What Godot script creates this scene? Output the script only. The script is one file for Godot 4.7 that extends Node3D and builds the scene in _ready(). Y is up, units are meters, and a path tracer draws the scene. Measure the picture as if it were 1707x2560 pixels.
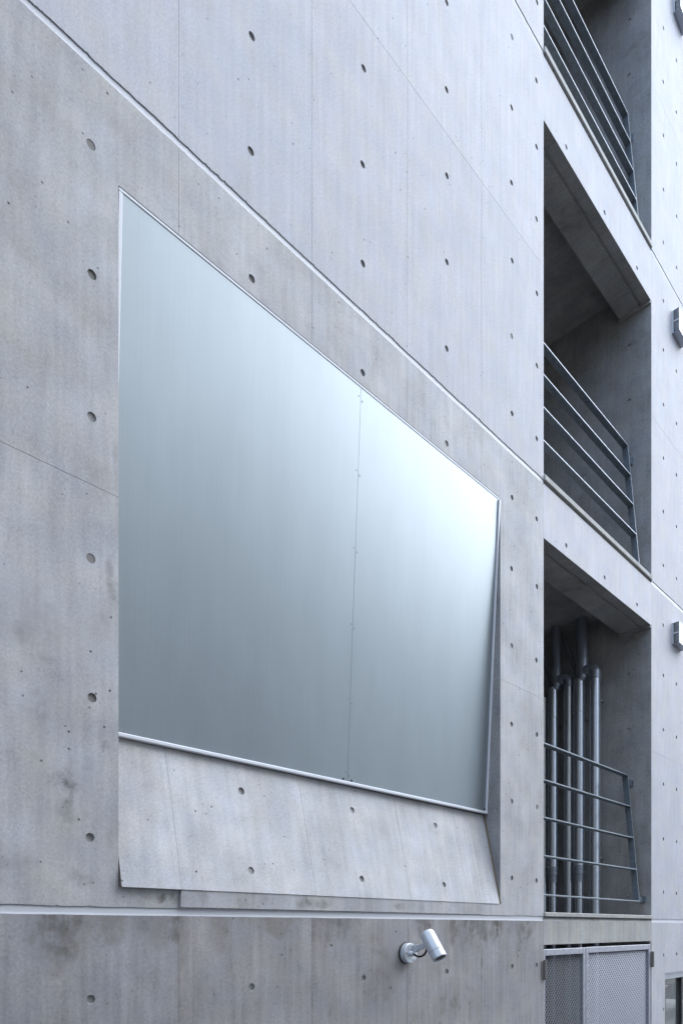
extends Node3D
# Board-formed concrete apartment building seen obliquely from a narrow lane.
# Facade lies in the plane z = 0 and faces +z, x runs along it, y is up, the ground is y = 0.

const EYE := 1.5
const EYE_Z := 2.092

# ---------------------------------------------------------------- mesh helper
class MB:
	var v := PackedVector3Array()
	var n := PackedVector3Array()
	var tint := Color.WHITE

	func tri(a: Vector3, b: Vector3, c: Vector3, want: Vector3) -> void:
		if (b - a).cross(c - a).dot(want) > 0.0:
			var t := b
			b = c
			c = t
		v.append(a); v.append(b); v.append(c)
		n.append(want); n.append(want); n.append(want)

	func quad(a: Vector3, b: Vector3, c: Vector3, d: Vector3, want: Vector3) -> void:
		tri(a, b, c, want)
		tri(a, c, d, want)

	# flat quad that works out its own normal, turned towards "side"
	func face(a: Vector3, b: Vector3, c: Vector3, d: Vector3, side: Vector3) -> void:
		var m := (b - a).cross(c - a) + (c - a).cross(d - a)
		if m.length() < 1e-12:
			return
		m = m.normalized()
		if m.dot(side) < 0.0:
			m = -m
		quad(a, b, c, d, m)

	func tri_smooth(p: Array, q: Array) -> void:
		var a: Vector3 = p[0]
		var b: Vector3 = p[1]
		var c: Vector3 = p[2]
		var na: Vector3 = q[0]
		var nb: Vector3 = q[1]
		var nc: Vector3 = q[2]
		if (b - a).cross(c - a).length() < 1e-14:
			return
		if (b - a).cross(c - a).dot(na + nb + nc) > 0.0:
			v.append(a); v.append(c); v.append(b)
			n.append(na); n.append(nc); n.append(nb)
		else:
			v.append(a); v.append(b); v.append(c)
			n.append(na); n.append(nb); n.append(nc)

	# box with chamfered edges, in the frame b at centre c
	func box(c: Vector3, s: Vector3, ch := 0.0, b := Basis.IDENTITY) -> void:
		var h := s * 0.5
		var k: float = min(ch, min(h.x, min(h.y, h.z)) * 0.6)
		for ax in 3:
			for sg in [-1.0, 1.0]:
				var e := Vector3.ZERO
				e[ax] = sg
				var i := (ax + 1) % 3
				var j := (ax + 2) % 3
				var pts: Array[Vector3] = []
				for w in [[-1, -1], [1, -1], [1, 1], [-1, 1]]:
					var p := Vector3.ZERO
					p[ax] = sg * h[ax]
					p[i] = w[0] * (h[i] - k)
					p[j] = w[1] * (h[j] - k)
					pts.append(c + b * p)
				quad(pts[0], pts[1], pts[2], pts[3], (b * e).normalized())
		if k <= 0.0:
			return
		for ax in 3:
			var i := (ax + 1) % 3
			var j := (ax + 2) % 3
			for si in [-1.0, 1.0]:
				for sj in [-1.0, 1.0]:
					var q: Array[Vector3] = []
					for w in [[-1, 0], [1, 0], [1, 1], [-1, 1]]:
						var p := Vector3.ZERO
						p[ax] = w[0] * (h[ax] - k)
						p[i] = si * (h[i] - (k if w[1] == 1 else 0.0))
						p[j] = sj * (h[j] - (0.0 if w[1] == 1 else k))
						q.append(c + b * p)
					var e := Vector3.ZERO
					e[i] = si
					e[j] = sj
					quad(q[0], q[1], q[2], q[3], (b * e).normalized())
		for sx in [-1.0, 1.0]:
			for sy in [-1.0, 1.0]:
				for sz in [-1.0, 1.0]:
					var a := Vector3(sx * h.x, sy * (h.y - k), sz * (h.z - k))
					var d := Vector3(sx * (h.x - k), sy * h.y, sz * (h.z - k))
					var g := Vector3(sx * (h.x - k), sy * (h.y - k), sz * h.z)
					tri(c + b * a, c + b * d, c + b * g, (b * Vector3(sx, sy, sz)).normalized())

	func span(a: Vector3, b: Vector3, ch := 0.0) -> void:
		box((a + b) * 0.5, (b - a).abs(), ch)

	# lathe round the y axis of frame b at c; profile of (radius, height), sharp corners
	func lathe(prof: Array, c: Vector3, b := Basis.IDENTITY, segs := 24) -> void:
		for k in prof.size() - 1:
			var p: Vector2 = prof[k]
			var q: Vector2 = prof[k + 1]
			var d := q - p
			if d.length() < 1e-9:
				continue
			var nn := Vector2(d.y, -d.x).normalized()
			for i in segs:
				var a0 := TAU * i / segs
				var a1 := TAU * (i + 1) / segs
				var u0 := Vector3(cos(a0), 0, sin(a0))
				var u1 := Vector3(cos(a1), 0, sin(a1))
				var up := Vector3.UP
				var n0 := (b * (u0 * nn.x + up * nn.y)).normalized()
				var n1 := (b * (u1 * nn.x + up * nn.y)).normalized()
				var A := c + b * (u0 * p.x + up * p.y)
				var B := c + b * (u1 * p.x + up * p.y)
				var C := c + b * (u1 * q.x + up * q.y)
				var E := c + b * (u0 * q.x + up * q.y)
				tri_smooth([A, B, C], [n0, n1, n1])
				tri_smooth([A, C, E], [n0, n1, n0])

	# round tube along a list of points
	func tube(pts: Array, r: float, segs := 16, caps := true) -> void:
		var ref := Vector3(0.13, 0.27, 0.95).normalized()
		var rings: Array = []
		for k in pts.size():
			var t: Vector3 = (pts[min(k + 1, pts.size() - 1)] - pts[max(k - 1, 0)]).normalized()
			var s := t.cross(ref).normalized()
			ref = s.cross(t).normalized()
			rings.append([pts[k], s, ref])
		for k in rings.size() - 1:
			for i in segs:
				var a0 := TAU * i / segs
				var a1 := TAU * (i + 1) / segs
				var N: Array = []
				var P: Array = []
				for w in [[k, a0], [k, a1], [k + 1, a1], [k + 1, a0]]:
					var R: Array = rings[w[0]]
					var d: Vector3 = R[1] * cos(w[1]) + R[2] * sin(w[1])
					N.append(d)
					P.append(R[0] + d * r)
				tri_smooth([P[0], P[1], P[2]], [N[0], N[1], N[2]])
				tri_smooth([P[0], P[2], P[3]], [N[0], N[2], N[3]])
		if caps:
			for e in [0, rings.size() - 1]:
				var R: Array = rings[e]
				var o: Vector3 = (R[1] as Vector3).cross(R[2])
				if e == 0:
					o = (pts[0] - pts[1]).normalized()
				else:
					o = (pts[e] - pts[e - 1]).normalized()
				for i in segs:
					var a0 := TAU * i / segs
					var a1 := TAU * (i + 1) / segs
					tri(R[0], R[0] + (R[1] * cos(a0) + R[2] * sin(a0)) * r, R[0] + (R[1] * cos(a1) + R[2] * sin(a1)) * r, o)

	# prism: closed outline in (z, y), drawn out along x
	func prism_x(outline: Array, x0: float, x1: float, ends := true) -> void:
		var area := 0.0
		for k in outline.size():
			var p: Vector2 = outline[k]
			var q: Vector2 = outline[(k + 1) % outline.size()]
			area += p.x * q.y - q.x * p.y
		for k in outline.size():
			var p: Vector2 = outline[k]
			var q: Vector2 = outline[(k + 1) % outline.size()]
			var d := q - p
			var o := Vector2(d.y, -d.x).normalized() * signf(area)
			quad(Vector3(x0, p.y, p.x), Vector3(x1, p.y, p.x), Vector3(x1, q.y, q.x), Vector3(x0, q.y, q.x), Vector3(0, o.y, o.x))
		if ends:
			var ids := Geometry2D.triangulate_polygon(PackedVector2Array(outline))
			for k in range(0, ids.size(), 3):
				for e in [[x0, -1.0], [x1, 1.0]]:
					var P: Array[Vector3] = []
					for m in 3:
						var p: Vector2 = outline[ids[k + m]]
						P.append(Vector3(e[0], p.y, p.x))
					tri(P[0], P[1], P[2], Vector3(e[1], 0, 0))

	func mesh() -> ArrayMesh:
		var a: Array = []
		a.resize(Mesh.ARRAY_MAX)
		a[Mesh.ARRAY_VERTEX] = v
		a[Mesh.ARRAY_NORMAL] = n
		if tint != Color.WHITE:
			var cols := PackedColorArray()
			cols.resize(v.size())
			cols.fill(tint)
			a[Mesh.ARRAY_COLOR] = cols
		var m := ArrayMesh.new()
		m.add_surface_from_arrays(Mesh.PRIMITIVE_TRIANGLES, a)
		return m


var taken := {}
var M := {}
var rng := RandomNumberGenerator.new()

func numbered(called: String) -> String:
	if not taken.has(called):
		taken[called] = 0
		return called
	taken[called] += 1
	return "%s_%03d" % [called, taken[called]]

func tag(o: Node, label: String, category: String, group := "", kind := "") -> void:
	if label:
		o.set_meta("label", label)
	if category:
		o.set_meta("category", category)
	if group:
		o.set_meta("group", group)
	if kind:
		o.set_meta("kind", kind)

func thing(called: String, at: Vector3, label: String, category: String, group := "") -> Node3D:
	var o := Node3D.new()
	o.name = numbered(called)
	add_child(o)
	o.position = at
	tag(o, label, category, group)
	return o

func put(called: String, mesh: Mesh, mat: Material, parent: Node, at := Vector3.ZERO) -> MeshInstance3D:
	var o := MeshInstance3D.new()
	o.name = called if parent != self else numbered(called)
	o.mesh = mesh
	o.material_override = mat
	o.position = at
	o.cast_shadow = GeometryInstance3D.SHADOW_CASTING_SETTING_ON
	parent.add_child(o, true)
	return o

func part(called: String, b: MB, mat: Material, parent: Node, at := Vector3.ZERO) -> MeshInstance3D:
	return put(called, b.mesh(), mat, parent, at)

# ---------------------------------------------------------------- materials
func plain(c: Color, rough: float, metal := 0.0, spec := 0.5) -> StandardMaterial3D:
	var m := StandardMaterial3D.new()
	m.albedo_color = c
	m.roughness = rough
	m.metallic = metal
	m.metallic_specular = spec
	return m

func noise_image(seed_: int, freq: float, w: int, h: int, octaves := 4, kind := FastNoiseLite.TYPE_SIMPLEX_SMOOTH, gain := 0.5) -> PackedByteArray:
	var f := FastNoiseLite.new()
	f.seed = seed_
	f.noise_type = kind
	f.frequency = freq
	f.fractal_type = FastNoiseLite.FRACTAL_FBM
	f.fractal_octaves = octaves
	f.fractal_gain = gain
	var i := f.get_seamless_image(w, h, false, false, 0.12, true)
	i.convert(Image.FORMAT_L8)
	return i.get_data()

func streak_image(seed_: int, freq: float, w: int, h: int, squeeze: int) -> PackedByteArray:
	var f := FastNoiseLite.new()
	f.seed = seed_
	f.frequency = freq
	f.fractal_octaves = 4
	var i := f.get_seamless_image(w, h / squeeze, false, false, 0.12, true)
	i.convert(Image.FORMAT_L8)
	i.resize(w, h, Image.INTERPOLATE_CUBIC)
	return i.get_data()

# Concrete: mottled, streaked, with fine grain, pores and the stains listed (metres in the tile's own plane).
# stains: [x, y, half width, half height, strength, warm (0 grey .. 1 brown), downward (0/1)]
func concrete(seed_: int, size: int, metres: float, origin: Vector2, base: Vector3, mottle: float, streak: float, pores: int, stains: Array) -> StandardMaterial3D:
	var r := RandomNumberGenerator.new()
	r.seed = seed_
	var k := 1.0 / size
	var big := noise_image(seed_ + 1, 3.0 * k * metres, size, size, 3)
	var mid := noise_image(seed_ + 2, 11.0 * k * metres, size, size, 5, FastNoiseLite.TYPE_SIMPLEX_SMOOTH, 0.62)
	var grain := noise_image(seed_ + 3, 0.22, size, size, 3, FastNoiseLite.TYPE_SIMPLEX_SMOOTH, 0.7)
	var fine := noise_image(seed_ + 6, 60.0 * k * metres, size, size, 4, FastNoiseLite.TYPE_SIMPLEX_SMOOTH, 0.65)
	var runs := streak_image(seed_ + 4, 26.0 * k * metres, size, size, 16)
	var hue := noise_image(seed_ + 5, 5.0 * k * metres, size, size, 3)
	var total := size * size
	var dark := PackedFloat32Array()
	dark.resize(total)
	var warm := PackedFloat32Array()
	warm.resize(total)
	for s: Array in stains:
		var px := size / metres
		var cx: float = (s[0] - origin.x) * px
		var cy: float = (origin.y - s[1]) * px
		var hx: float = s[2] * px
		var hy: float = s[3] * px
		for yy in range(int(cy - hy), int(cy + hy) + 1):
			if yy < 0 or yy >= size:
				continue
			var ey: float = (yy - cy) / hy
			if s[6] == 1:
				ey = (ey + 1.0) * 0.5
			for xx in range(int(cx - hx), int(cx + hx) + 1):
				if xx < 0 or xx >= size:
					continue
				var ex: float = (xx - cx) / hx
				var at := yy * size + xx
				var reach: float = ex * ex + ey * ey
				if reach >= 1.0:
					continue
				var edge: float = (1.0 - reach)
				var spot: float = (mid[at] * 0.55 + runs[at] * 0.45 * s[6] + grain[at] * 0.25 + big[at] * (0.2 + 0.25 * (1.0 - s[6]))) / 255.0 - 0.66
				var a: float = clampf(edge * 0.9 + spot * 3.2 - 0.25, 0.0, 1.0) * s[4] * 0.42 * minf(1.0, edge * 2.5)
				dark[at] += a
				warm[at] += a * s[5]
	# pores: small pits left by air bubbles and nail heads
	for i in pores:
		var cx := r.randi_range(3, size - 4)
		var cy := r.randi_range(3, size - 4)
		var rad := r.randf_range(0.6, 1.9) * size / 1536.0
		var deep := r.randf_range(0.2, 0.75)
		var hgt := int(ceil(rad))
		for yy in range(-hgt, hgt + 1):
			for xx in range(-hgt, hgt + 1):
				if xx * xx + yy * yy <= rad * rad:
					dark[(cy + yy) * size + cx + xx] += deep
	var out := PackedByteArray()
	out.resize(total * 3)
	var o := 0
	var br := base.x
	var bg := base.y
	var bb := base.z
	for i in total:
		var f := 1.0 + mottle * ((big[i] - 128) * 0.00060 + (mid[i] - 128) * 0.00034 + (fine[i] - 128) * 0.00042) + (grain[i] - 128) * 0.00060 + streak * (runs[i] - 128) * 0.0010
		var d := dark[i]
		if fine[i] > 150 and mid[i] > 135:
			f -= mottle * (fine[i] - 150) * (mid[i] - 135) * 0.00006
		if d > 0.0:
			f *= 1.0 - (d if d < 0.85 else 0.85)
		var w := warm[i] * 0.16
		var hh := (hue[i] - 128) * 0.00012
		var a := br * f * (1.0 + hh + w)
		var b := bg * f * (1.0 + hh * 0.2 + w * 0.3)
		var c := bb * f * (1.0 - hh * 1.4 - w * 0.8)
		out[o] = clampi(int(a), 0, 255)
		out[o + 1] = clampi(int(b), 0, 255)
		out[o + 2] = clampi(int(c), 0, 255)
		o += 3
	var img := Image.create_from_data(size, size, false, Image.FORMAT_RGB8, out)
	var m := StandardMaterial3D.new()
	m.albedo_texture = ImageTexture.create_from_image(img)
	m.roughness = 0.72
	m.metallic_specular = 0.45
	m.vertex_color_use_as_albedo = true
	m.uv1_triplanar = true
	m.uv1_world_triplanar = true
	m.uv1_triplanar_sharpness = 8.0
	m.uv1_scale = Vector3.ONE / metres
	m.uv1_offset = Vector3(-origin.x / metres, -origin.y / metres, 0.0)
	return m

func brushed(c: Color, rough: float) -> StandardMaterial3D:
	var b := streak_image(91, 0.21, 512, 512, 64)
	var g := noise_image(92, 0.01, 512, 512, 3)
	var out := PackedByteArray()
	out.resize(512 * 512 * 3)
	for i in 512 * 512:
		var f := 1.0 + (b[i] - 128) * 0.00010 + (g[i] - 128) * 0.00012
		out[i * 3] = clampi(int(c.r8 * f), 0, 255)
		out[i * 3 + 1] = clampi(int(c.g8 * f), 0, 255)
		out[i * 3 + 2] = clampi(int(c.b8 * f), 0, 255)
	var m := StandardMaterial3D.new()
	m.albedo_texture = ImageTexture.create_from_image(Image.create_from_data(512, 512, false, Image.FORMAT_RGB8, out))
	m.metallic = 0.5
	m.roughness = rough
	m.uv1_triplanar = true
	m.uv1_world_triplanar = true
	m.uv1_scale = Vector3(1.1, 0.4, 1.1)
	return m

func galvanised(c: Color, rough: float, metal: float) -> StandardMaterial3D:
	var g := noise_image(77, 0.05, 256, 256, 4, FastNoiseLite.TYPE_CELLULAR)
	var h := noise_image(78, 0.02, 256, 256, 4)
	var out := PackedByteArray()
	out.resize(256 * 256 * 3)
	for i in 256 * 256:
		var f := 1.0 + (g[i] - 128) * 0.0005 + (h[i] - 128) * 0.0006
		out[i * 3] = clampi(int(c.r8 * f), 0, 255)
		out[i * 3 + 1] = clampi(int(c.g8 * f), 0, 255)
		out[i * 3 + 2] = clampi(int(c.b8 * f), 0, 255)
	var m := StandardMaterial3D.new()
	m.albedo_texture = ImageTexture.create_from_image(Image.create_from_data(256, 256, false, Image.FORMAT_RGB8, out))
	m.metallic = metal
	m.roughness = rough
	m.uv1_triplanar = true
	m.uv1_scale = Vector3.ONE * 3.0
	return m

# ---------------------------------------------------------------- cast concrete faces
const HOLE_R := 0.0150
var cup_deep: ArrayMesh
var cup_shallow: ArrayMesh
var cup_filled: ArrayMesh

func make_cup(depth: float, bottom_r: float) -> ArrayMesh:
	var b := MB.new()
	var segs := 20
	for i in segs:
		var a0 := TAU * i / segs
		var a1 := TAU * (i + 1) / segs
		var p := Vector3(cos(a0), sin(a0), 0)
		var q := Vector3(cos(a1), sin(a1), 0)
		b.tri_smooth([p * HOLE_R, q * HOLE_R, q * bottom_r - Vector3(0, 0, depth)], [-p, -q, -q])
		b.tri_smooth([p * HOLE_R, q * bottom_r - Vector3(0, 0, depth), p * bottom_r - Vector3(0, 0, depth)], [-p, -q, -p])
		b.tri(Vector3(0, 0, -depth * 1.12), p * bottom_r - Vector3(0, 0, depth), q * bottom_r - Vector3(0, 0, depth), Vector3(0, 0, 1))
	return b.mesh()

func sheet(b: MB, x0: float, x1: float, y0: float, y1: float, holes: Array) -> void:
	var inside: Array = []
	for h: Vector2 in holes:
		if h.x > x0 and h.x < x1 and h.y > y0 and h.y < y1:
			inside.append(h)
	var N := Vector3(0, 0, 1)
	if inside.size() == 0:
		b.quad(Vector3(x0, y0, 0), Vector3(x1, y0, 0), Vector3(x1, y1, 0), Vector3(x0, y1, 0), N)
		return
	if inside.size() > 1:
		var p: Vector2 = inside[0]
		var q: Vector2 = inside[1]
		for w: Vector2 in inside:
			if w != p and w.distance_to(p) < q.distance_to(p):
				q = w
		if absf(p.x - q.x) > absf(p.y - q.y):
			var c := (p.x + q.x) * 0.5
			sheet(b, x0, c, y0, y1, inside)
			sheet(b, c, x1, y0, y1, inside)
		else:
			var c := (p.y + q.y) * 0.5
			sheet(b, x0, x1, y0, c, inside)
			sheet(b, x0, x1, c, y1, inside)
		return
	var o: Vector2 = inside[0]
	var angles: Array = []
	for i in 20:
		angles.append(TAU * i / 20.0)
	for cn in [Vector2(x0, y0), Vector2(x1, y0), Vector2(x1, y1), Vector2(x0, y1)]:
		angles.append(fposmod((cn - o).angle(), TAU))
	angles.sort()
	var ring: Array = []
	for a: float in angles:
		var d := Vector2(cos(a), sin(a))
		var t := INF
		if d.x > 1e-9:
			t = minf(t, (x1 - o.x) / d.x)
		elif d.x < -1e-9:
			t = minf(t, (x0 - o.x) / d.x)
		if d.y > 1e-9:
			t = minf(t, (y1 - o.y) / d.y)
		elif d.y < -1e-9:
			t = minf(t, (y0 - o.y) / d.y)
		# the rim follows the cup's 20-sided outline
		var sec := fposmod(a, TAU / 20.0) - TAU / 40.0
		var rr := HOLE_R * cos(TAU / 40.0) / cos(sec)
		ring.append([o + d * rr, o + d * t])
	for i in ring.size():
		var p: Array = ring[i]
		var q: Array = ring[(i + 1) % ring.size()]
		b.quad(Vector3(p[0].x, p[0].y, 0), Vector3(p[1].x, p[1].y, 0), Vector3(q[1].x, q[1].y, 0), Vector3(q[0].x, q[0].y, 0), N)

# One cast face in local x, y facing +z. Edges (left, right, bottom, top): 0 flush, 1 formwork V-joint, 2 ragged edge of a sealed joint.
func cast(b: MB, x0: float, x1: float, y0: float, y1: float, edge: Array, holes: Array) -> void:
	var J := rng.randf_range(0.0009, 0.0016)
	var fx0 := x0 + (J if edge[0] == 1 else 0.0)
	var fx1 := x1 - (J if edge[1] == 1 else 0.0)
	var fy0 := y0 + (J if edge[2] == 1 else (0.012 if edge[2] == 2 else 0.0))
	var fy1 := y1 - (J if edge[3] == 1 else (0.006 if edge[3] == 2 else 0.0))
	sheet(b, fx0, fx1, fy0, fy1, holes)
	var dz := -0.0010
	if edge[0] == 1:
		b.face(Vector3(x0, y0, dz), Vector3(fx0, fy0, 0), Vector3(fx0, fy1, 0), Vector3(x0, y1, dz), Vector3(0, 0, 1))
	if edge[1] == 1:
		b.face(Vector3(x1, y0, dz), Vector3(fx1, fy0, 0), Vector3(fx1, fy1, 0), Vector3(x1, y1, dz), Vector3(0, 0, 1))
	if edge[2] == 1:
		b.face(Vector3(x0, y0, dz), Vector3(x1, y0, dz), Vector3(fx1, fy0, 0), Vector3(fx0, fy0, 0), Vector3(0, 0, 1))
	if edge[3] == 1:
		b.face(Vector3(x0, y1, dz), Vector3(x1, y1, dz), Vector3(fx1, fy1, 0), Vector3(fx0, fy1, 0), Vector3(0, 0, 1))
	for side in [2, 3]:
		if edge[side] != 2:
			continue
		var yf: float = fy0 if side == 2 else fy1
		var ye: float = y0 if side == 2 else y1
		var dir := 1.0 if side == 2 else -1.0
		var steps := int(ceil((fx1 - fx0) / 0.007))
		var px := fx0
		var pj := 0.0
		var walk := 0.0
		for i in steps:
			var nx: float = lerpf(fx0, fx1, (i + 1.0) / steps)
			walk = clampf(walk + rng.randf_range(-0.0011, 0.0011), 0.0, 0.0032)
			var j := walk
			if rng.randf() < 0.07:
				j += rng.randf_range(0.001, 0.0055)
			if side == 3:
				j *= 0.4
			if i == steps - 1:
				j = 0.0
			var a := Vector3(px, ye + dir * pj, 0)
			var c := Vector3(nx, ye + dir * j, 0)
			b.quad(Vector3(px, yf, 0), Vector3(nx, yf, 0), c, a, Vector3(0, 0, 1))
			b.face(a, c, c + Vector3(0, 0, -0.02), a + Vector3(0, 0, -0.02), Vector3(0, -dir, 0))
			px = nx
			pj = j

# A cast face as a named part, with its tie holes as sub-parts. rects: [x0, x1, y0, y1, edges]
func wall_panel(called: String, parent: Node, rects: Array, holes: Array, mat: Material, turn := 0.0, at := Vector3.ZERO) -> MeshInstance3D:
	var b := MB.new()
	var tone := rng.randf_range(0.93, 1.0)
	var cast_hue := rng.randf_range(-0.012, 0.012)
	b.tint = Color(tone + cast_hue, tone, tone - cast_hue)
	var mine: Array = []
	for r: Array in rects:
		cast(b, r[0], r[1], r[2], r[3], r[4], holes)
		for h: Vector2 in holes:
			if h.x > r[0] and h.x < r[1] and h.y > r[2] and h.y < r[3]:
				mine.append(h)
	var o := part(called, b, mat, parent, at)
	o.rotation.y = turn
	for h: Vector2 in mine:
		var p := rng.randf()
		var cup: Mesh = cup_deep if p < 0.66 else (cup_shallow if p < 0.93 else cup_filled)
		put("tie_hole", cup, M.mortar if p < 0.8 else M.mortar_dark, o, Vector3(h.x, h.y, 0))
	return o

# nail heads pressed into the concrete beside the formwork joints: shallow dark pits, too small to pick apart
func nail_marks(o: Node, x0: float, x1: float, y0: float, y1: float) -> void:
	var b := MB.new()
	for line in [[x0 + 0.013, 0.20], [x1 - 0.013, 0.20], [lerpf(x0, x1, 0.18), 0.41], [lerpf(x0, x1, 0.82), 0.41]]:
		var y: float = y0 + rng.randf_range(0.05, 0.15)
		while y < y1 - 0.03:
			if rng.randf() < 0.8:
				var c := Vector3(line[0] + rng.randf_range(-0.005, 0.005), y, 0.0004)
				var r := rng.randf_range(0.0012, 0.0026)
				for i in 8:
					var a0 := TAU * i / 8
					var a1 := TAU * (i + 1) / 8
					b.tri(c, c + Vector3(cos(a0) * r, sin(a0) * r * 1.4, 0), c + Vector3(cos(a1) * r, sin(a1) * r * 1.4, 0), Vector3(0, 0, 1))
			y += line[1] * rng.randf_range(0.85, 1.15)
	if b.v.size() > 0:
		part("nail_marks", b, M.nail, o).set_meta("kind", "stuff")

# ---------------------------------------------------------------- the scene
func _ready() -> void:
	rng.seed = 20240611
	setup_camera_and_light()
	make_materials()
	build_ground()
	build_building()
	build_metal_panel()
	build_railings()
	build_pipes()
	build_doors()
	build_window()
	build_vents()
	build_spotlight()
	build_opposite_side()

func setup_camera_and_light() -> void:
	var cam := Camera3D.new()
	cam.name = "camera"
	cam.projection = Camera3D.PROJECTION_FRUSTUM
	cam.near = 0.1
	cam.far = 400.0
	cam.size = 0.1 * 2560.0 / 1702.0
	cam.frustum_offset = Vector2(0.0, 0.1 * 1038.0 / 1702.0)   # lens shifted up, camera level
	cam.position = Vector3(0, EYE, EYE_Z)
	cam.rotation.y = -PI / 4
	add_child(cam)
	cam.current = true
	var env := Environment.new()
	env.background_mode = Environment.BG_SKY
	var sm := ProceduralSkyMaterial.new()
	sm.sky_top_color = Color(0.73, 0.855, 1.0)
	sm.sky_horizon_color = Color(0.54, 0.635, 0.765)
	sm.sky_curve = 1.0
	sm.ground_bottom_color = Color(0.30, 0.30, 0.30)
	sm.ground_horizon_color = Color(0.50, 0.50, 0.51)
	sm.sun_angle_max = 115.0
	sm.sun_curve = 0.5
	sm.sky_energy_multiplier = 0.62
	var sky := Sky.new()
	sky.sky_material = sm
	env.sky = sky
	env.tonemap_mode = Environment.TONE_MAPPER_LINEAR
	env.tonemap_exposure = 11.7
	env.ssao_enabled = true
	env.ssil_enabled = true
	env.sdfgi_enabled = true
	var we := WorldEnvironment.new()
	we.name = "world_environment"
	we.environment = env
	add_child(we)
	var sun := DirectionalLight3D.new()
	sun.name = "sun"
	sun.light_energy = 0.20
	sun.light_color = Color(0.92, 0.955, 1.0)
	sun.light_angular_distance = 64.0
	sun.shadow_enabled = true
	add_child(sun)
	sun.look_at_from_position(Vector3(7.0, 7.7, 0.9), Vector3.ZERO)

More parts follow.
